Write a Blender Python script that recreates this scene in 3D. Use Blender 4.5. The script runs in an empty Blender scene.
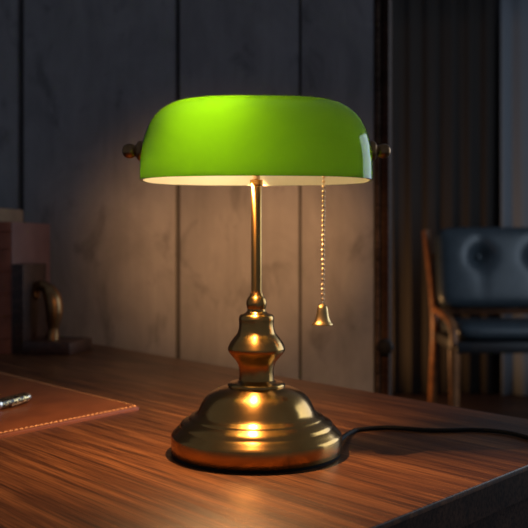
import bpy, bmesh, math, random
from mathutils import Vector, Matrix
random.seed(7)
PI = math.pi
S = bpy.context.scene
COL = S.collection

# ------------------------------------------------------------------ camera, world, lights, exposure
DESK_Z = 0.75
CAM_Z = 0.955
FPX, HORIZON = 868.0, 247.0
cam_data = bpy.data.cameras.new('camera')
cam = bpy.data.objects.new('camera', cam_data)
COL.objects.link(cam)
cam.location = (0, 0, CAM_Z)
cam.rotation_euler = (PI/2, 0, 0)
cam_data.sensor_width = 36
cam_data.lens = FPX/528*36
cam_data.shift_y = -(264-HORIZON)/528
cam_data.clip_start = 0.02
cam_data.dof.use_dof = True
cam_data.dof.focus_distance = 0.79
cam_data.dof.aperture_fstop = 9.0
S.camera = cam

world = bpy.data.worlds.new('world'); S.world = world
world.use_nodes = True
wn = world.node_tree.nodes['Background']
wn.inputs[0].default_value = (0.72, 0.80, 1.0, 1)
wn.inputs[1].default_value = 0.10

def area(name, loc, target, sx, sy, power, col):
    d = bpy.data.lights.new(name, 'AREA'); d.shape = 'RECTANGLE'
    d.size, d.size_y, d.energy, d.color = sx, sy, power, col
    o = bpy.data.objects.new(name, d); COL.objects.link(o)
    o.location = loc
    o.rotation_euler = (Vector(target)-Vector(loc)).to_track_quat('-Z', 'Y').to_euler()
    return o
area('window_daylight', (2.55, 2.5, 1.5), (0.0, 2.5, 1.3), 2.6, 1.7, 34, (0.68, 0.83, 1.0))

S.view_settings.view_transform = 'Standard'
S.view_settings.look = 'None'
S.view_settings.exposure = 0.0
S.view_settings.gamma = 1.0
S.view_settings.use_curve_mapping = False
S.cycles.use_denoising = True
S.cycles.max_bounces = 10
S.cycles.sample_clamp_indirect = 6
S.cycles.caustics_reflective = False
S.cycles.caustics_refractive = False

ld = bpy.data.lights.new('curtain_fill', 'POINT'); ld.energy = 17; ld.color = (1.0, 0.52, 0.2); ld.shadow_soft_size = 0.10
lo = bpy.data.objects.new('curtain_fill', ld); COL.objects.link(lo); lo.location = (0.34, 5.05, 0.42)  # added warm fill, unseen behind the boarded wall, brightens the lower curtain

# ------------------------------------------------------------------ helpers
def at(x, y, d):            # a point of the place seen at photo position (x, y), d metres away
    return Vector(((x-264)/FPX*d, d, CAM_Z-(y-HORIZON)/FPX*d))
def desk(x, y):             # a point on the desk top
    d = FPX*(CAM_Z-DESK_Z)/(y-HORIZON)
    return Vector(((x-264)/FPX*d, d, DESK_Z))

def obj(name, bm, mat, parent=None, kind=None, sharp=38, smooth=True):
    me = bpy.data.meshes.new(name)
    bmesh.ops.recalc_face_normals(bm, faces=bm.faces)
    for f in bm.faces: f.smooth = smooth
    lim = math.radians(sharp)
    for e in bm.edges:
        if len(e.link_faces) == 2 and e.calc_face_angle(0) > lim: e.smooth = False
    bm.to_mesh(me); bm.free()
    mats = mat if isinstance(mat, (list, tuple)) else [mat]
    for m in mats: me.materials.append(m)
    o = bpy.data.objects.new(name, me); COL.objects.link(o)
    if parent: o.parent = parent
    if kind: o['kind'] = kind
    return o
def tag(o, label, cat, group=None):
    o['label'] = label; o['category'] = cat
    if group: o['group'] = group
    return o
def thing(name, label, cat, loc=(0, 0, 0), rz=0.0, group=None):
    o = bpy.data.objects.new(name, None); COL.objects.link(o)
    o.empty_display_size = 0.05
    o.location = loc; o.rotation_euler = (0, 0, rz)
    return tag(o, label, cat, group)

def lathe(bm, prof, seg=72, origin=(0, 0, 0), axis='Z', mi=0):
    """prof: list of (r, h); r may be 0 at the ends"""
    rings = []
    def pt(r, h, a):
        c, s = r*math.cos(a), r*math.sin(a)
        if axis == 'Z': p = (c, s, h)
        elif axis == 'X': p = (h, c, s)
        else: p = (c, h, s)
        return Vector(p)+Vector(origin)
    for r, h in prof:
        if r < 1e-7: rings.append([bm.verts.new(pt(0, h, 0))])
        else: rings.append([bm.verts.new(pt(r, h, 2*PI*i/seg)) for i in range(seg)])
    for a, b in zip(rings, rings[1:]):
        for i in range(seg):
            j = (i+1) % seg
            if len(a) == 1 and len(b) == 1: continue
            if len(a) == 1: f = bm.faces.new((a[0], b[i], b[j]))
            elif len(b) == 1: f = bm.faces.new((a[i], a[j], b[0]))
            else: f = bm.faces.new((a[i], a[j], b[j], b[i]))
            f.material_index = mi
    for rg in (rings[0], rings[-1]):
        if len(rg) > 2: bm.faces.new(rg)
    return bm
def smooth_prof(pts, n=5):
    """Catmull-Rom through pts; a point given twice keeps a corner"""
    out = []
    P = [Vector((a, b)) for a, b in pts]
    for i in range(len(P)-1):
        p1, p2 = P[i], P[i+1]
        if (p1-p2).length < 1e-9: continue
        p0 = P[i-1] if i > 0 else p1
        p3 = P[i+2] if i+2 < len(P) else p2
        for k in range(n):
            t = k/n
            q = 0.5*((2*p1)+(p2-p0)*t+(2*p0-5*p1+4*p2-p3)*t*t+(3*p1-p0-3*p2+p3)*t**3)
            out.append((max(q.x, 0), q.y))
    out.append(tuple(P[-1]))
    return out
def tube(bm, pts, r, seg=12, caps=True):
    pts = [Vector(p) for p in pts]
    rs = r if isinstance(r, (list, tuple)) else [r]*len(pts)
    prev = None; up = None
    rings = []
    for i, p in enumerate(pts):
        t = (pts[min(i+1, len(pts)-1)]-pts[max(i-1, 0)]).normalized()
        if up is None:
            up = t.orthogonal().normalized()
        else:
            up = (up-t*up.dot(t)).normalized()
        side = t.cross(up)
        rings.append([bm.verts.new(p+rs[i]*(math.cos(2*PI*k/seg)*up+math.sin(2*PI*k/seg)*side)) for k in range(seg)])
    for a, b in zip(rings, rings[1:]):
        for k in range(seg):
            bm.faces.new((a[k], a[(k+1) % seg], b[(k+1) % seg], b[k]))
    if caps: bm.faces.new(rings[0]); bm.faces.new(rings[-1])
    return bm
def spline(pts, n=8):
    P = [Vector(p) for p in pts]; out = []
    for i in range(len(P)-1):
        p1, p2 = P[i], P[i+1]
        p0 = P[i-1] if i > 0 else 2*p1-p2
        p3 = P[i+2] if i+2 < len(P) else 2*p2-p1
        for k in range(n):
            t = k/n
            out.append(0.5*((2*p1)+(p2-p0)*t+(2*p0-5*p1+4*p2-p3)*t*t+(3*p1-p0-3*p2+p3)*t**3))
    out.append(P[-1]); return out
def box(bm, c, s, bevel=0.0, seg=2, M=None, mi=0):
    r = bmesh.ops.create_cube(bm, size=1)
    vs = r['verts']
    for v in vs:
        v.co = Vector((v.co.x*s[0], v.co.y*s[1], v.co.z*s[2]))+Vector(c)
        if M: v.co = M @ v.co
    fs = {f for v in vs for f in v.link_faces}
    for f in fs: f.material_index = mi
    if bevel:
        es = list({e for v in vs for e in v.link_edges})
        bmesh.ops.bevel(bm, geom=es, offset=bevel, segments=seg, profile=0.5, affect='EDGES')
    return bm
def prism(bm, poly, z0, z1, bevel=0.0, seg=3):
    a = [bm.verts.new((p[0], p[1], z0)) for p in poly]
    b = [bm.verts.new((p[0], p[1], z1)) for p in poly]
    n = len(poly)
    bm.faces.new(a); bm.faces.new(b)
    for i in range(n): bm.faces.new((a[i], a[(i+1) % n], b[(i+1) % n], b[i]))
    if bevel:
        es = [e for e in bm.edges if e.verts[0] in b and e.verts[1] in b]
        bmesh.ops.bevel(bm, geom=es, offset=bevel, segments=seg, profile=0.5, affect='EDGES')
    return bm
def ball(bm, c, r, sx=1, sy=1, sz=1, seg=20):
    M = Matrix.Translation(c) @ Matrix.Diagonal((sx, sy, sz, 1))
    bmesh.ops.create_uvsphere(bm, u_segments=seg, v_segments=max(6, seg//2), radius=r, matrix=M)
    return bm
NB = bmesh.new

# ------------------------------------------------------------------ materials
def mat(name, col=(0.5, 0.5, 0.5), rough=0.5, metal=0.0, **kw):
    m = bpy.data.materials.new(name); m.use_nodes = True
    b = m.node_tree.nodes['Principled BSDF']
    b.inputs['Base Color'].default_value = (*col, 1)
    b.inputs['Roughness'].default_value = rough
    b.inputs['Metallic'].default_value = metal
    for k, v in kw.items(): b.inputs[k].default_value = v
    return m
class G:
    """a little node-graph writer"""
    def __init__(s, m): s.t = m.node_tree; s.n = s.t.nodes; s.l = s.t.links; s.b = s.n.get('Principled BSDF')
    def node(s, kind, ins=None, **props):
        x = s.n.new(kind)
        for k, v in props.items(): setattr(x, k, v)
        for k, v in (ins or {}).items():
            if hasattr(v, 'is_output'): s.l.new(v, x.inputs[k])
            else: x.inputs[k].default_value = v
        return x
    def coords(s, scale=(1, 1, 1), rot=(0, 0, 0), loc=(0, 0, 0)):
        c = s.node('ShaderNodeTexCoord')
        v = s.node('ShaderNodeMapping', {'Vector': c.outputs['Object'], 'Rotation': rot, 'Location': loc}).outputs[0]
        return s.node('ShaderNodeMapping', {'Vector': v, 'Scale': scale}).outputs[0]
    def noise(s, vec, scale, detail=4, rough=0.5, dist=0.0):
        return s.node('ShaderNodeTexNoise', {'Vector': vec, 'Scale': scale, 'Detail': detail, 'Roughness': rough, 'Distortion': dist}).outputs['Fac']
    def ramp(s, fac, stops):
        r = s.node('ShaderNodeValToRGB', {'Fac': fac}); e = r.color_ramp.elements
        while len(e) < len(stops): e.new(0.5)
        for k, (p, c) in zip(e, stops): k.position = p; k.color = (*c, 1) if len(c) == 3 else c
        return r.outputs[0]
    def mix(s, fac, a, b, mode='MIX'):
        x = s.n.new('ShaderNodeMix'); x.data_type = 'RGBA'; x.blend_type = mode
        for k, v in ((0, fac), (6, a), (7, b)):
            if hasattr(v, 'is_output'): s.l.new(v, x.inputs[k])
            else: x.inputs[k].default_value = v if k == 0 else (*v, 1)
        return x.outputs[2]
    def bump(s, h, strength, dist=0.002):
        return s.node('ShaderNodeBump', {'Height': h, 'Strength': strength, 'Distance': dist}).outputs[0]
    def set(s, k, v): s.l.new(v, s.b.inputs[k])

def wood_mat(name, rot, tones, rough=0.34, scale=1.0, coat=0.0, bump=0.10):
    m = mat(name, rough=rough); g = G(m)
    v1 = g.coords((2.2*scale, 60*scale, 60*scale), (0, 0, rot))
    v2 = g.coords((7*scale, 300*scale, 200*scale), (0, 0, rot))
    v3 = g.coords((0.9*scale, 5*scale, 5*scale), (0, 0, rot))
    n1 = g.noise(v1, 1.4, 5, 0.62, 0.35)
    n2 = g.noise(v2, 1.3, 3, 0.6)
    n3 = g.noise(v3, 2.2, 3, 0.5, 0.5)
    base = g.ramp(n1, [(0.30, tones[0]), (0.46, tones[1]), (0.56, tones[2]), (0.72, tones[3])])
    fine = g.ramp(n2, [(0.36, (0.22, 0.18, 0.16)), (0.56, (1.08, 1.08, 1.08))])
    c = g.mix(0.8, base, fine, 'MULTIPLY')
    big = g.ramp(n3, [(0.36, (0.50, 0.46, 0.44)), (0.62, (1.1, 1.08, 1.05))])
    c = g.mix(0.85, c, big, 'MULTIPLY')
    g.set('Base Color', c)
    g.set('Roughness', g.ramp(n2, [(0.3, (rough+.12,)*3), (0.7, (rough-.03,)*3)]))
    g.set('Normal', g.bump(n2, bump, 0.0006))
    if coat: g.b.inputs['Coat Weight'].default_value = coat; g.b.inputs['Coat Roughness'].default_value = 0.22
    return m
GRAIN = math.atan2(-0.745, 0.667)       # direction of the desk's back edge
M_desk = wood_mat('walnut', -GRAIN, [(0.044, 0.017, 0.007), (0.108, 0.042, 0.016), (0.168, 0.069, 0.025), (0.235, 0.101, 0.038)])
M_desk.node_tree.nodes['Principled BSDF'].inputs['Specular IOR Level'].default_value = 0.35
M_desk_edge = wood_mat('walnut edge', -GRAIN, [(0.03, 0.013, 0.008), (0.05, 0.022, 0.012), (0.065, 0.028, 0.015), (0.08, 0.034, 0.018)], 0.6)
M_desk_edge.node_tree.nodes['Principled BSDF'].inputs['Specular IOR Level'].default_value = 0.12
M_dark_wood = wood_mat('dark stained wood', 0.2, [(0.035, 0.015, 0.010), (0.055, 0.024, 0.016), (0.075, 0.033, 0.022), (0.095, 0.042, 0.03)], 0.42, 2.0)
M_chair_wood = wood_mat('chair wood', 0.0, [(0.24, 0.09, 0.028), (0.32, 0.125, 0.04), (0.40, 0.16, 0.052), (0.46, 0.19, 0.065)], 0.40, 1.5)

def brass_mat(name, col, dark, rough, aniso=0.0):
    m = mat(name, col, rough, 1.0); g = G(m)
    n = g.noise(g.coords((1, 1, 1)), 42, 5, 0.6)
    g.set('Base Color', g.mix(g.ramp(n, [(0.35, (0, 0, 0)), (0.7, (1, 1, 1))]), dark, col))
    n2 = g.noise(g.coords((30, 30, 900)), 1.0, 3, 0.6)
    g.set('Roughness', g.ramp(n, [(0.3, (rough+.05,)*3), (0.7, (rough-.02,)*3)]))
    g.set('Normal', g.bump(n2, 0.012, 0.0002))
    g.b.inputs['Anisotropic'].default_value = aniso
    g.b.inputs['Anisotropic Rotation'].default_value = 0.25
    return m
M_brass = brass_mat('antique brass', (0.62, 0.35, 0.105), (0.46, 0.25, 0.073), 0.215, 0.8)
M_brass_dark = brass_mat('dark aged brass', (0.42, 0.25, 0.11), (0.20, 0.11, 0.05), 0.30)
M_bell = brass_mat('bell brass', (0.85, 0.55, 0.22), (0.70, 0.45, 0.17), 0.33)
M_chain = mat('chain brass', (0.85, 0.66, 0.40), 0.28, 1.0)
M_felt = mat('black felt', (0.006, 0.006, 0.006), 0.95)
M_cord = mat('black cord', (0.010, 0.009, 0.009), 0.7, **{'Specular IOR Level': 0.2})
M_socket = mat('socket brown plastic', (0.03, 0.02, 0.015), 0.5)

def glass_layer(name, trans, diff, rough, tw, spec=True):
    m = bpy.data.materials.new(name); m.use_nodes = True
    g = G(m); g.n.remove(g.b); out = g.n['Material Output']
    t = g.node('ShaderNodeBsdfTranslucent', {'Color': (*trans, 1)})
    d = g.node('ShaderNodeBsdfDiffuse', {'Color': (*diff, 1)})
    mx = g.node('ShaderNodeMixShader', {0: tw, 1: d.outputs[0], 2: t.outputs[0]})
    if spec:
        gl = g.node('ShaderNodeBsdfGlossy', {'Color': (1, 1, 1, 1), 'Roughness': rough})
        fr = g.node('ShaderNodeFresnel', {'IOR': 1.5})
        m2 = g.node('ShaderNodeMixShader', {0: fr.outputs[0], 1: mx.outputs[0], 2: gl.outputs[0]})
        g.l.new(m2.outputs[0], out.inputs[0])
    else: g.l.new(mx.outputs[0], out.inputs[0])
    return m
M_green = glass_layer('green cased glass', (0.185, 0.55, 0.003), (0.02, 0.12, 0.004), 0.06, 0.85)
M_opal = glass_layer('opal white glass lining', (0.85, 0.85, 0.80), (0.85, 0.79, 0.64), 0.3, 0.46, False)
def emit_mat(name, col, strength):
    m = bpy.data.materials.new(name); m.use_nodes = True
    g = G(m); g.n.remove(g.b)
    e = g.node('ShaderNodeEmission', {'Color': (*col, 1), 'Strength': strength})
    g.l.new(e.outputs[0], g.n['Material Output'].inputs[0]); return m
WARM = (1.0, 0.53, 0.22)
M_bulb = emit_mat('glowing bulb', (1.0, 0.70, 0.38), 17.0)

def leather(name, col, col2, rough, scale=260, b=0.15):
    m = mat(name, col, rough); g = G(m)
    v = g.coords()
    n = g.noise(v, 22, 5, 0.6)
    g.set('Base Color', g.mix(g.ramp(n, [(0.35, (0, 0, 0)), (0.68, (1, 1, 1))]), col2, col))
    vo = g.node('ShaderNodeTexVoronoi', {'Vector': v, 'Scale': scale}).outputs['Distance']
    g.set('Normal', g.bump(vo, b, 0.0006)); return m
M_pad = leather('tan leather', (0.22, 0.070, 0.022), (0.155, 0.048, 0.016), 0.42, 700)
M_thread = mat('tan thread', (0.75, 0.42, 0.20), 0.7)
M_chair_leather = leather('blue black leather', (0.042, 0.057, 0.069), (0.032, 0.044, 0.054), 0.36, 300)
M_black_leather = leather('black leather', (0.012, 0.013, 0.015), (0.010, 0.010, 0.012), 0.45, 300)
M_book = leather('oxblood book cloth', (0.27, 0.135, 0.115), (0.21, 0.10, 0.085), 0.5, 900)
M_book_spine = leather('russet leather spine', (0.36, 0.11, 0.055), (0.24, 0.07, 0.035), 0.45, 900)
M_tan_book = leather('tan book cloth', (0.50, 0.33, 0.21), (0.40, 0.26, 0.16), 0.7, 900)
M_pages = mat('book pages', (0.45, 0.36, 0.24), 0.85)
M_gilt = mat('gilt tooling', (0.55, 0.33, 0.12), 0.4, 0.8)
M_silver = mat('polished steel', (0.75, 0.70, 0.64), 0.22, 1.0)
M_copper = mat('copper clip', (0.75, 0.38, 0.16), 0.28, 1.0)
def pen_mat():
    m = mat('black and gold lacquer', rough=0.18); g = G(m)
    n = g.noise(g.coords((1, 1, 1)), 330, 2, 0.5, 1.4)
    f = g.ramp(n, [(0.54, (0, 0, 0)), (0.59, (1, 1, 1))])
    g.set('Base Color', g.mix(f, (0.008, 0.007, 0.006), (0.80, 0.60, 0.28)))
    g.set('Metallic', f); return m
M_pen = pen_mat()

def wall_mat():
    m = mat('weathered charcoal boards', rough=0.75); g = G(m)
    n1 = g.noise(g.coords((5, 5, 3.0)), 1.8, 7, 0.66, 0.8)
    n2 = g.noise(g.coords((55, 55, 5)), 1.0, 4, 0.6, 0.4)
    n3 = g.noise(g.coords((9, 9, 5.5), loc=(3.1, 0.4, 1.7)), 1.3, 4, 0.6, 0.6)
    c = g.ramp(n1, [(0.30, (0.215, 0.218, 0.23)), (0.52, (0.275, 0.279, 0.295)), (0.75, (0.335, 0.338, 0.355))])
    c = g.mix(0.22, c, g.ramp(n2, [(0.3, (0.6, 0.6, 0.6)), (0.65, (1.1, 1.1, 1.1))]), 'MULTIPLY')
    c = g.mix(0.55, c, g.ramp(n3, [(0.31, (0.30, 0.30, 0.31)), (0.44, (1, 1, 1))]), 'MULTIPLY')
    g.set('Base Color', c)
    g.set('Normal', g.bump(n2, 0.12, 0.002)); return m
M_wall = wall_mat()
M_groove = mat('groove backing', (0.06, 0.06, 0.063), 0.9)
M_trim = wood_mat('brown post', 0.0, [(0.06, 0.042, 0.032), (0.085, 0.058, 0.044), (0.11, 0.074, 0.056), (0.13, 0.09, 0.066)], 0.7, 1.0)
M_trim.node_tree.nodes['Principled BSDF'].inputs['Specular IOR Level'].default_value = 0.1
def cloth(name, a, b):
    m = mat(name, a, 0.9); g = G(m)
    n = g.noise(g.coords((180, 180, 8)), 1.0, 3, 0.6)
    g.set('Base Color', g.mix(n, a, b))
    g.b.inputs['Sheen Weight'].default_value = 0.0; return m
M_curtain = cloth('charcoal curtain', (0.030, 0.024, 0.021), (0.045, 0.037, 0.032))
M_curtain2 = cloth('grey blue curtain', (0.20, 0.22, 0.245), (0.25, 0.27, 0.30))
M_floor = wood_mat('dark floor boards', 0.0, [(0.03, 0.016, 0.011), (0.045, 0.022, 0.015), (0.06, 0.03, 0.02), (0.075, 0.038, 0.025)], 0.45, 0.6)
M_back = mat('dark plaster', (0.05, 0.05, 0.055), 0.9)

# ------------------------------------------------------------------ the room
b = NB(); box(b, (-0.3, 2.6, -0.05), (6.4, 6.6, 0.1)); obj('floor', b, M_floor, kind='structure')
b = NB(); box(b, (0.85, 5.85, 1.4), (4.1, 0.1, 2.8)); obj('wall_back', b, M_back, kind='structure')

YAW = math.radians(-12.0)
WALL_O = Vector((-0.385, 1.905, 0))             # a point of the boarded wall's face
R12 = Matrix.Rotation(YAW, 4, 'Z')
MW = Matrix.Translation(WALL_O) @ R12
def wall_u(px):                                  # distance along the wall of photo column px
    k = (px-264)/FPX
    ux, uy = math.cos(YAW), math.sin(YAW)
    return (k*WALL_O.y-WALL_O.x)/(ux-k*uy)
def build_wall():
    b = NB()
    ends = [-3.0, -2.3, -1.6, -0.9]+[wall_u(x) for x in (20.5, 177.5, 300, 375)]
    half = [0.006, 0.006, 0.006, 0.006, 0.0065, 0.0045, 0.0022, 0.002]
    H = 2.6
    for i in range(len(ends)-1):
        u0, u1 = ends[i]+half[i], ends[i+1]-half[i+1]
        box(b, ((u0+u1)/2, 0.011, H/2), (u1-u0, 0.022, H), 0.004, 2)
    box(b, ((ends[0]+ends[-1])/2, 0.055, H/2), (ends[-1]-ends[0], 0.09, H), mi=1)
    o = obj('wall_left', b, [M_wall, M_groove], kind='structure')
    o.matrix_world = MW
    return ends[-1]
WEND = build_wall()
b = NB()
box(b, (0.0055, 0.048, 1.3), (0.009, 0.104, 2.6), 0.002)
box(b, (0.012, 0.060, 1.3), (0.008, 0.08, 2.6))
box(b, (0.0215, 0.052, 1.3), (0.013, 0.096, 2.6), 0.002, mi=1)
o = obj('trim_1', b, [M_trim, M_desk_edge], kind='structure'); o.matrix_world = MW @ Matrix.Translation((WEND, 0, 0))

# ------------------------------------------------------------------ desk
A = desk(90, 343); B_ = desk(528, 419); C_ = desk(370, 528); D_ = desk(528, 465)
e1 = (B_-A).normalized(); e2 = (D_-C_).normalized()
# corner where back edge and right edge meet
den = e1.x*e2.y-e1.y*e2.x
s_ = ((C_.x-A.x)*e2.y-(C_.y-A.y)*e2.x)/den
K = A+e1*s_
left_back = A-e1*0.03
right_front = K-e2*0.95
left_front = left_back-e2*0.95
poly = [tuple(v.xy) for v in (left_back, K, right_front, left_front)]
cx, cy = sum(p[0] for p in poly)/4, sum(p[1] for p in poly)/4
def inset(poly, t):
    c = Vector((cx, cy)); out = []
    n = len(poly)
    for i in range(n):
        p = Vector(poly[i]); a = (Vector(poly[i-1])-p).normalized(); d = (Vector(poly[(i+1) % n])-p).normalized()
        out.append(tuple(p+(a+d)*t))
    return out
T_desk = thing('desk', 'walnut writing desk with a dark thick edge carrying the lit lamp', 'desk', (cx, cy, 0))
def loc(poly): return [(p[0]-cx, p[1]-cy) for p in poly]
b = NB(); prism(b, loc(poly), DESK_Z-0.005, DESK_Z, 0.0015)
obj('desktop', b, M_desk, T_desk)
b = NB(); prism(b, loc(inset(poly, 0.0006)), DESK_Z-0.031, DESK_Z-0.005)
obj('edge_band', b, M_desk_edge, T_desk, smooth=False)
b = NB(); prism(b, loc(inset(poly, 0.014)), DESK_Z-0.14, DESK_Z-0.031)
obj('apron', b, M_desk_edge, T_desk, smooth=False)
ins = loc(inset(poly, 0.03))
for p in ins:
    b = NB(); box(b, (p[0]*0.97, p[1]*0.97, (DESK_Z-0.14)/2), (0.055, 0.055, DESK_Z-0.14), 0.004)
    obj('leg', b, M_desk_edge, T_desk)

# ------------------------------------------------------------------ banker's lamp
LX, LY = -0.0075, 0.868
LAMP = thing('desk_lamp', 'brass desk lamp with a glowing green glass shade on the walnut desk', 'lamp', (LX, LY, DESK_Z))
mm = lambda L: [(r/1000, z/1000) for r, z in L]
b = NB(); lathe(b, mm([(0, 0), (83.5, 0), (84, 2.6), (0, 2.6)]), 96); obj('felt_pad', b, M_felt, LAMP)
prof = [(0, 2.5), (84, 2.5), (85, 3.5), (85.2, 18)]
prof += [(84.6, 20), (83, 21.6), (80.5, 24), (78, 26.6), (76.6, 27.4), (76.3, 28.2), (75.8, 29.6), (74.6, 31), (71, 33.2), (68.2, 34.6),
         (67.4, 35), (66.8, 36), (65.4, 37.2), (62.5, 38.4), (60.2, 40), (58.3, 42.4)]
prof += smooth_prof([(58.3, 42.4), (56.6, 46), (54.6, 50), (51.2, 55), (46.5, 59.4), (40, 63), (33, 65.4), (29.5, 66.2)], 4)[1:]
prof += [(28.6, 66.4), (28.8, 68), (27.6, 69.6), (25, 70.4), (20.4, 70.8), (19, 71.4), (18, 72.4), (0, 72.4)]
b = NB(); lathe(b, mm(prof), 128); obj('lamp_base', b, M_brass, LAMP, sharp=50)
sp = [(0, 72.4), (17.6, 72.4)] + smooth_prof([(17.6, 72.4), (17.2, 78), (17.4, 83), (18.6, 88), (21.2, 92.5), (25.2, 97), (27.6, 100.2)], 4)
sp += [(28.2, 101.2), (28.4, 102.4), (28.7, 103.6)] + smooth_prof([(28.7, 103.6), (28.2, 105.6), (26, 110.4), (22.6, 115), (19.4, 119), (17.8, 123.6), (17.4, 128.6), (17.7, 133)], 4)[1:]
sp += [(17.4, 135.6), (16, 137.6), (13, 138.6), (11, 139.4), (9.4, 141), (9.0, 142.6), (9.2, 143.6)]
sp += smooth_prof([(9.2, 143.6), (9.9, 146), (10.2, 149), (9.6, 152.4), (8.2, 155)], 3)[1:] + [(6.8, 156.4), (6.4, 159), (0, 159)]
b = NB(); lathe(b, mm(sp), 96); obj('stem', b, M_brass, LAMP, sharp=50)
b = NB(); lathe(b, mm([(0, 158), (5.3, 158), (5.3, 266), (6.5, 267), (6.5, 272), (0, 272)]), 40); obj('pole', b, M_brass, LAMP)
SHZ = 301
# frame inside the shade that carries it: a yoke from the pole out to both ends
b = NB()
tube(b, spline([(0, 0.046, 0.345), (0, 0.046, 0.32), (0, 0.03, 0.285), (0, 0, 0.270)], 6), 0.0035, 12)
tube(b, [(-0.119, 0.0, SHZ/1000), (-0.105, 0.0, SHZ/1000)], 0.004, 12)
tube(b, [(0.119, 0.0, SHZ/1000), (0.105, 0.0, SHZ/1000)], 0.004, 12)
tube(b, spline([(-0.107, 0, SHZ/1000), (-0.09, 0.04, 0.325), (-0.05, 0.046, 0.343), (0, 0.046, 0.345), (0.05, 0.046, 0.343), (0.09, 0.04, 0.325), (0.107, 0, SHZ/1000)], 6), 0.003, 10)
obj('yoke', b, M_brass_dark, LAMP)

# shade: loft of rounded-rectangle rings, outer green glass over opal lining
ZA = [(271, 115.6), (277, 115.6), (292, 115.2), (305, 113.6), (315, 111.2), (325, 107.4), (333, 102.8), (340, 96.5), (346, 88.5), (350.5, 78), (353.2, 66), (354.8, 50), (355.6, 30), (355.8, 8)]
ZB = [(271, 67.0), (277, 67.0), (292, 66.2), (305, 63.8), (315, 60.4), (325, 55), (333, 49), (340, 42), (346, 34), (350.5, 26.5), (353.2, 20), (354.8, 14), (355.6, 8), (355.8, 2)]
def dense(L, n=4):
    return [(h, r) for r, h in smooth_prof([(r, h) for h, r in L], n)]
def ring(bm, a, bb, z, n=2.7, seg=96):
    out = []
    for i in range(seg):
        t = 2*PI*i/seg; c, s = math.cos(t), math.sin(t)
        out.append(bm.verts.new((a*math.copysign(abs(c)**(2/n), c), bb*math.copysign(abs(s)**(2/n), s), z)))
    return out
def shade(bm, rev, t, mi):
    rings = []
    za, zb = dense(ZA), dense(ZB)
    for (z, a), (_, bb) in zip(za, zb):
        a2, b2 = max(a-t, 1.5), max(bb-t, 0.6)
        zz = z if z < 275 else z-t*min(1, (z-275)/60)
        rings.append(ring(bm, a2/1000, b2/1000, zz/1000))
    for p, q in zip(rings, rings[1:]):
        for i in range(len(p)):
            j = (i+1) % len(p)
            f = bm.faces.new((p[i], p[j], q[j], q[i])); f.material_index = mi
    f = bm.faces.new(rings[-1]); f.material_index = mi
    return rings[0]
b = NB()
ro = shade(b, False, 0.0, 0); ri = shade(b, True, 3.4, 1)
for i in range(len(ro)):
    j = (i+1) % len(ro)
    f = b.faces.new((ro[i], ri[i], ri[j], ro[j])); f.material_index = 0
obj('lamp_shade', b, [M_green, M_opal], LAMP, sharp=60)
for sgn in (-1, 1):
    b = NB()
    pr = [(0, 112.5), (9.0, 112.5), (10.2, 114.5), (10.2, 117), (8.6, 119), (6.2, 120.2), (5.6, 121.4), (6.6, 123), (7.4, 126), (7.2, 129.4), (5.6, 132.2), (3.0, 133.8), (0, 134.2)]
    lathe(b, [(r/1000, sgn*h/1000) for r, h in pr], 40, (0, 0, SHZ/1000), 'X')
    obj('finial', b, M_brass_dark, LAMP, sharp=50)
# globe bulb lying in its socket under the shade
GY = -0.004
b = NB(); lathe(b, [(0, -0.106), (0.013, -0.106), (0.014, -0.076), (0, -0.076)], 32, (0, -0.012, 0.312), 'X')
obj('socket', b, M_socket, LAMP)
b = NB(); lathe(b, [(0, -0.077), (0.0125, -0.077), (0.016, -0.063)]+[(0.029*math.sin(a), -0.033-0.029*math.cos(a)) for a in [math.radians(q) for q in range(48, 178, 8)]]+[(0, -0.004)], 32, (0, -0.006, 0.312), 'X')
obj('bulb', b, M_bulb, LAMP)
def rim_spot(loc, power, cone, blend, tilt, turn=0.0, col=WARM):
    sd = bpy.data.lights.new('rim_spot', 'SPOT'); sd.energy = power; sd.color = col
    sd.spot_size = cone; sd.spot_blend = blend; sd.shadow_soft_size = 0.0035
    so = bpy.data.objects.new('rim_spot', sd); COL.objects.link(so); so.parent = LAMP
    so.location = loc; so.rotation_euler = (tilt, 0, turn)
rim_spot((-0.012, GY, 0.2662), 9.2, math.radians(158), 0.75, math.radians(14), math.radians(-50))
AMBER = (1.0, 0.47, 0.17)
rim_spot((0.001, 0.048, 0.2680), 27.0, math.radians(42), 1.0, math.radians(89), math.radians(3), AMBER)  # added spot at the back rim, apart from the bulb, for the wall glow
rim_spot((0.001, 0.048, 0.2680), 7.5, math.radians(64), 1.0, math.radians(82), math.radians(0), AMBER)  # added wider spot that spreads the same glow over the wall
# pull chain with its bell
CHX = 0.0672
b = NB(); tube(b, spline([(CHX, 0, 0.292), (CHX, 0, 0.22), (CHX-0.001, 0, 0.146)], 6), 0.0004, 6)
chain = obj('pull_chain', b, M_chain, LAMP)
proto = None
for k in range(34):
    z = 0.290-k*0.0049
    if z < 0.1485: break
    x = CHX-0.001*(0.29-z)/0.145
    if proto is None:
        b = NB(); ball(b, (0, 0, 0), 0.0018, seg=14); bd = proto = obj('bead', b, M_chain, chain)
    else:
        bd = proto.copy(); COL.objects.link(bd); bd.parent = chain
    bd.location = (x, 0, z)
BX = CHX-0.0012
b = NB()
lathe(b, mm([(0, 148.6), (1.6, 148.2), (2.0, 147.4), (3.4, 146.8), (4.6, 145.6), (5.3, 143.6), (5.7, 140), (6.3, 136.4), (7.4, 132.6), (9.0, 129.6), (10.3, 128.2), (10.5, 127.4), (9.8, 127.0), (8.6, 128.6), (6.6, 132), (5.2, 137), (4.4, 143), (0, 145)]), 40, (BX, 0, 0))
bell = obj('pull_bell', b, M_bell, LAMP, sharp=50)

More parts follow.
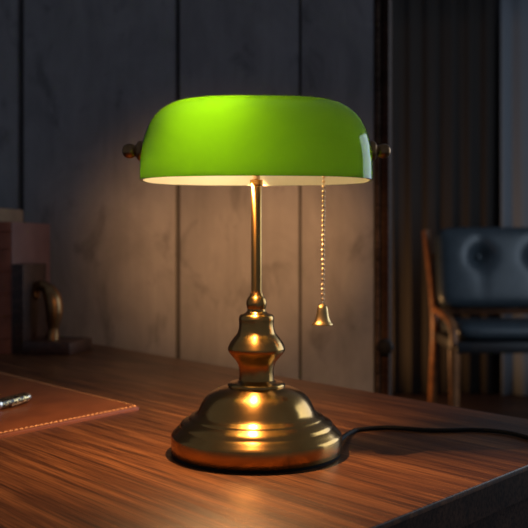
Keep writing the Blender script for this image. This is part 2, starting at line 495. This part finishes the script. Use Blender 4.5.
# power cord, runs off the desk to the right
pts = [LAMP.location+Vector((0.083, 0.004, 0.011))]
for x, y in [(352, 432.5), (366, 429.6), (384, 428.3), (404, 429.2), (424, 430.8), (446, 431.2), (468, 430.6), (490, 431.4), (510, 434), (528, 438.5), (550, 445)]:
    p = desk(x, y+1.5); p.z = DESK_Z+0.0026; pts.append(p)
b = NB(); tube(b, spline(pts, 8), 0.0024, 12)
o = obj('power_cord', b, M_cord, LAMP); o.matrix_parent_inverse = Matrix.Translation(-LAMP.location)

# ------------------------------------------------------------------ leather desk pad and pen
pc = desk(140.5, 409.8); pb = desk(0, 375.0); pf = desk(0, 438.5)
u = (pb-pc).normalized(); v = (pf-pc).normalized()
PAD = thing('desk_pad', 'tan leather desk pad with stitched border lying left of the lamp', 'desk pad', tuple(pc))
L1, L2 = 0.62, 0.40
def pp(a, c): return u*a+v*c
def rounded(off, r=0.006, n=4):
    c = [pp(off, off), pp(L1, off), pp(L1, L2), pp(off, L2)]
    out = []
    for i, p in enumerate(c):
        a = (c[i-1]-p).normalized(); d = (c[(i+1) % 4]-p).normalized()
        for k in range(n+1):
            t = k/n
            out.append(tuple((p+a*r*(1-t)**2+d*r*t**2).xy))
    return out
b = NB(); prism(b, rounded(0), 0, 0.0046, 0.0022, 4); obj('leather_sheet', b, M_pad, PAD)
b = NB()
def stitches(p, q):
    d = q-p; n = int(d.length/0.0068); dn = d.normalized()
    for k in range(n):
        c = p+dn*(k+0.5)*0.0068
        tube(b, [c-dn*0.0023+Vector((0, 0, 0.0046)), c+Vector((0, 0, 0.0053)), c+dn*0.0023+Vector((0, 0, 0.0046))], 0.0006, 6)
stitches(pp(0.0042, 0.0042), pp(0.45, 0.0042)); stitches(pp(0.0042, 0.0042), pp(0.0042, L2-0.006))
obj('stitching', b, M_thread, PAD)

pe = desk(29, 405.5)              # the pen's lit end, on the pad
dirp = (desk(0, 413.5)-desk(29, 405.5)); dirp.z = 0; dirp.normalize()
PEN = thing('fountain_pen', 'black and gold patterned pen with silver tip on the leather pad', 'pen', (pe.x, pe.y, DESK_Z+0.0047), math.atan2(dirp.y, dirp.x))
PR = 0.0068
b = NB(); lathe(b, [(0, 0.007), (0.0050, 0.007), (PR, 0.009), (PR+0.0003, 0.035), (PR, 0.062), (0, 0.062)], 32, (0, 0, PR), 'X'); obj('cap', b, M_pen, PEN)
b = NB(); lathe(b, [(0, 0), (0.0040, 0), (0.0050, 0.001), (0.0056, 0.003), (0.0058, 0.0075), (0, 0.0075)], 32, (0, 0, PR), 'X'); obj('end_ring', b, M_silver, PEN)
b = NB(); lathe(b, [(0, 0.062), (PR+0.0003, 0.062), (PR+0.0003, 0.066), (0, 0.066)], 32, (0, 0, PR), 'X'); obj('centre_band', b, M_silver, PEN)
b = NB(); lathe(b, [(0, 0.066), (PR*0.92, 0.066), (PR*0.9, 0.10), (PR*0.7, 0.13), (0.002, 0.138), (0, 0.138)], 32, (0, 0, PR), 'X'); obj('barrel', b, M_pen, PEN)
b = NB()
tube(b, spline([(0.006, 0.0040, PR+0.001), (0.010, 0.0070, PR-0.001), (0.03, 0.0082, PR-0.0025), (0.046, 0.0074, PR-0.003)], 6), [0.0009]*18+[0.0014], 8)
obj('clip', b, M_copper, PEN)

# ------------------------------------------------------------------ books and bookend at the wall
def place(o, x, y, z=DESK_Z): o.location = (x, y, z); o.rotation_euler = (0, 0, YAW)
ax = R12 @ Vector((1, 0, 0)); ay = R12 @ Vector((0, 1, 0))
def book(name, label, near, thick, depth, h, mc, ms, bands=True, gilt=None):
    """near = spine-side, right-hand bottom corner; the right cover faces +x (local)"""
    root = thing(name, label, 'book', tuple(near), YAW, 'upright books by the bookend')
    t = 0.0032
    b = NB()
    for x0 in (-t/2, -thick+t/2): box(b, (x0, depth/2+0.002, h/2), (t, depth-0.004, h), 0.001)
    obj('cover', b, mc, root)
    b = NB()
    n = 12; prof = []
    for i in range(n+1):
        a = PI*i/n
        prof.append((-thick/2+math.cos(a)*thick/2, 0.008-math.sin(a)*0.011))
    va = [b.verts.new((x, y, 0)) for x, y in prof]; vb = [b.verts.new((x, y, h)) for x, y in prof]
    for i in range(n): b.faces.new((va[i], va[i+1], vb[i+1], vb[i]))
    b.faces.new(va); b.faces.new(vb)
    spn = obj('spine', b, ms, root)
    if bands:
        for zz in (0.12, 0.29, 0.46, 0.63, 0.80, 0.93):
            bb = NB()
            tube(bb, [(x*1.0, y-0.0006, h*zz) for x, y in prof[1:-1]], 0.0017, 8)
            obj('raised_band', bb, gilt or ms, spn)
    b = NB(); box(b, (-thick/2, depth/2+0.004, h/2-0.001), (thick-2*t, depth-0.012, h-0.008)); obj('page_block', b, M_pages, root)
    return root
nearA = Vector((at(11, 0, 1.665).x, 1.665, DESK_Z))
book('book', 'dark oxblood hardback with ribbed spine standing against the wooden bookend', nearA, 0.062, 0.168, 0.2535, M_book, M_book_spine)
nearB = nearA-ax*0.0635
book('book', 'taller tan hardback at the left edge behind the oxblood book', nearB, 0.040, 0.172, 0.284, M_tan_book, M_tan_book, False)

BE = thing('bookend', 'dark wooden bookend carrying a curled brass figure beside the books', 'bookend')
be = nearA+ax*0.0006
place(BE, be.x, be.y)
b = NB(); box(b, (0.0125, 0.050, 0.086), (0.024, 0.098, 0.172), 0.0015); obj('upright_panel', b, M_dark_wood, BE)
b = NB(); box(b, (0.073, 0.050, 0.012), (0.097, 0.106, 0.024), 0.0015); obj('foot', b, M_dark_wood, BE)
b = NB()
fig = spline([(0.060, 0.052, 0.022), (0.0615, 0.052, 0.050), (0.064, 0.052, 0.078), (0.060, 0.052, 0.106), (0.048, 0.052, 0.124), (0.034, 0.052, 0.129), (0.025, 0.052, 0.121), (0.024, 0.052, 0.110)], 6)
n = len(fig)
def rr(t):
    if t < 0.12: return 0.0135-0.02*t
    if t < 0.6: return 0.0111+0.0060*math.sin((t-0.12)/0.48*PI)
    return 0.0111-0.008*(t-0.6)
tube(b, fig, [rr(i/(n-1)) for i in range(n)], 18)
ball(b, (0.0245, 0.052, 0.1085), 0.0078, seg=16)
obj('figure', b, M_brass_dark, BE, sharp=70)['label'] = 'curled brass figure'

# ------------------------------------------------------------------ knob on the post at the wall's end
kp = at(388, 347, 1.75)
KN = thing('knob', 'round black knob low on the dark post where the boarded wall ends', 'knob')
KN.location = MW @ Vector((WEND+0.0215, 0.0045, kp.z)); KN.rotation_euler = (0, 0, YAW)
b = NB(); lathe(b, [(0, 0.0), (0.014, 0.0), (0.014, -0.003), (0.006, -0.005), (0.006, -0.012), (0, -0.012)], 28, (0, 0, 0), 'Y'); obj('rose', b, M_cord, KN)
b = NB(); lathe(b, [(0, -0.012), (0.009, -0.012), (0.015, -0.017), (0.017, -0.024), (0.014, -0.031), (0.006, -0.035), (0, -0.0355)], 32, (0, 0, 0), 'Y'); obj('grip', b, M_cord, KN)

# ------------------------------------------------------------------ curtains on the far wall
def curtain(name, label, x0, x1, y, mt, wl, amp, seed):
    rnd = random.Random(seed)
    b = NB(); nx, nz = int((x1-x0)/wl*14), 10
    ph = [rnd.uniform(0, 6.28) for _ in range(5)]
    def fy(x, t):
        k = 2*PI/wl
        return amp*(math.sin(k*x+ph[0]+0.8*math.sin(1.7*x+ph[1]))+0.35*math.sin(2.3*k*x+ph[2]))*(0.55+0.45*t)+0.012*math.sin(5*x+3*t+ph[3])
    vs = []
    for j in range(nz+1):
        t = j/nz; z = 2.62-t*2.61
        vs.append([b.verts.new((x0+(x1-x0)*i/nx-(x0+x1)/2, fy(x0+(x1-x0)*i/nx, t), z)) for i in range(nx+1)])
    for j in range(nz):
        for i in range(nx): b.faces.new((vs[j][i], vs[j][i+1], vs[j+1][i+1], vs[j+1][i]))
    o = obj(name, b, mt, sharp=80)
    o.location = ((x0+x1)/2, y, 0)
    m = o.modifiers.new('cloth', 'SOLIDIFY'); m.thickness = 0.003
    return tag(o, label, 'curtain')
curtain('curtain', 'dark charcoal curtain hanging in narrow folds behind the chair', 0.50, 1.50, 5.62, M_curtain, 0.125, 0.024, 3)
curtain('curtain', 'lighter grey blue curtain at the right edge behind the chair', 1.515, 2.2, 5.55, M_curtain2, 0.21, 0.03, 5)

# ------------------------------------------------------------------ chair
CH = thing('leather_chair', 'wooden framed chair with buttoned blue black leather back beyond the desk', 'chair', (1.362, 4.80, 0), math.radians(0))
W = 0.385
def cushion(bm, sx, sy, sz, bev, buttons, depth, M, nx=26, nz=18):
    """soft pad: thin axis is local y; buttons press in the -y face"""
    def face(sign):
        g = []
        for j in range(nz+1):
            row = []
            for i in range(nx+1):
                U, V = -1+2*i/nx, -1+2*j/nz
                x, z = U*sx/2, V*sz/2
                e = (1-abs(U)**6)*(1-abs(V)**6)
                y = sign*(sy/2)*(0.45+0.55*max(e, 0)**0.45)
                # round the outline's corners
                x *= 1-0.06*abs(V)**8; z *= 1-0.06*abs(U)**8
                if sign < 0:
                    for bx, bz in buttons:
                        r2 = ((x-bx)**2+(z-bz)**2)
                        y += depth*math.exp(-r2/(2*0.036**2))+0.35*depth*math.exp(-abs(x-bx)/0.02)*math.exp(-abs(z-bz)/0.12)
                row.append(bm.verts.new(M @ Vector((x, y, z))))
            g.append(row)
        return g
    F, Bk = face(-1), face(1)
    for g in (F, Bk):
        for j in range(nz):
            for i in range(nx): bm.faces.new((g[j][i], g[j][i+1], g[j+1][i+1], g[j+1][i]))
    def edge(a, c):
        for i in range(len(a)-1): bm.faces.new((a[i], a[i+1], c[i+1], c[i]))
    edge(F[0], Bk[0]); edge(F[-1], Bk[-1])
    edge([r[0] for r in F], [r[0] for r in Bk]); edge([r[-1] for r in F], [r[-1] for r in Bk])
rec = math.radians(-10)
Mb = Matrix.Translation((0, 0.09, 0.838)) @ Matrix.Rotation(rec, 4, 'X')
btn = [(-0.155, 0.06), (0.155, 0.06)]
b = NB(); cushion(b, 0.77, 0.13, 0.455, 0.02, btn, 0.07, Mb); BP = obj('backrest', b, M_chair_leather, CH, sharp=75)
for bx, bz in btn:
    b = NB(); ball(b, Mb @ Vector((bx, -0.006, bz)), 0.018, sy=0.6, seg=16); obj('button', b, M_chair_leather, BP)
Ms = Matrix.Translation((0, -0.10, 0.515)) @ Matrix.Rotation(PI/2, 4, 'X')
b = NB(); cushion(b, 0.73, 0.09, 0.52, 0.02, [], 0, Ms); obj('seat', b, M_chair_leather, CH, sharp=75)
b = NB(); box(b, (0, -0.10, 0.440), (0.76, 0.56, 0.058), 0.01); obj('seat_frame', b, M_black_leather, CH)
for s_ in (-1, 1):
    w = s_*W
    b = NB()
    pth = spline([(w, 0.26, 0.0), (w, 0.20, 0.25), (w*0.99, 0.175, 0.50), (w*1.02, 0.20, 0.75), (w*1.09, 0.255, 1.05)], 6)
    tube(b, pth, [0.021+0.004*math.sin(i/(len(pth)-1)*PI) for i in range(len(pth))], 12)
    obj('back_post', b, M_chair_wood, CH)
    b = NB(); pth = spline([(w, -0.36, 0.0), (w, -0.345, 0.22), (w, -0.345, 0.43)], 6)
    tube(b, pth, [0.020+0.010*i/(len(pth)-1) for i in range(len(pth))], 12)
    obj('front_leg', b, M_chair_wood, CH)
    b = NB(); pth = spline([(w, 0.175, 0.60), (w, 0.05, 0.595), (w*1.0, -0.15, 0.58), (w, -0.30, 0.54), (w, -0.35, 0.44)], 6)
    tube(b, pth, 0.021, 12); obj('side_rail', b, M_chair_wood, CH)
b = NB(); tube(b, [(-W, 0.175, 0.585), (W, 0.175, 0.585)], 0.016, 10); obj('cross_rail', b, M_chair_wood, CH)
for k in range(5):
    x = -0.26+0.13*k
    b = NB(); box(b, (x, 0.19, 0.70), (0.055, 0.016, 0.24), 0.005); obj('back_slat', b, M_chair_wood, CH)
b = NB(); tube(b, [(-W*1.02, 0.215, 0.90), (W*1.02, 0.215, 0.90)], 0.016, 10); obj('cross_rail', b, M_chair_wood, CH)
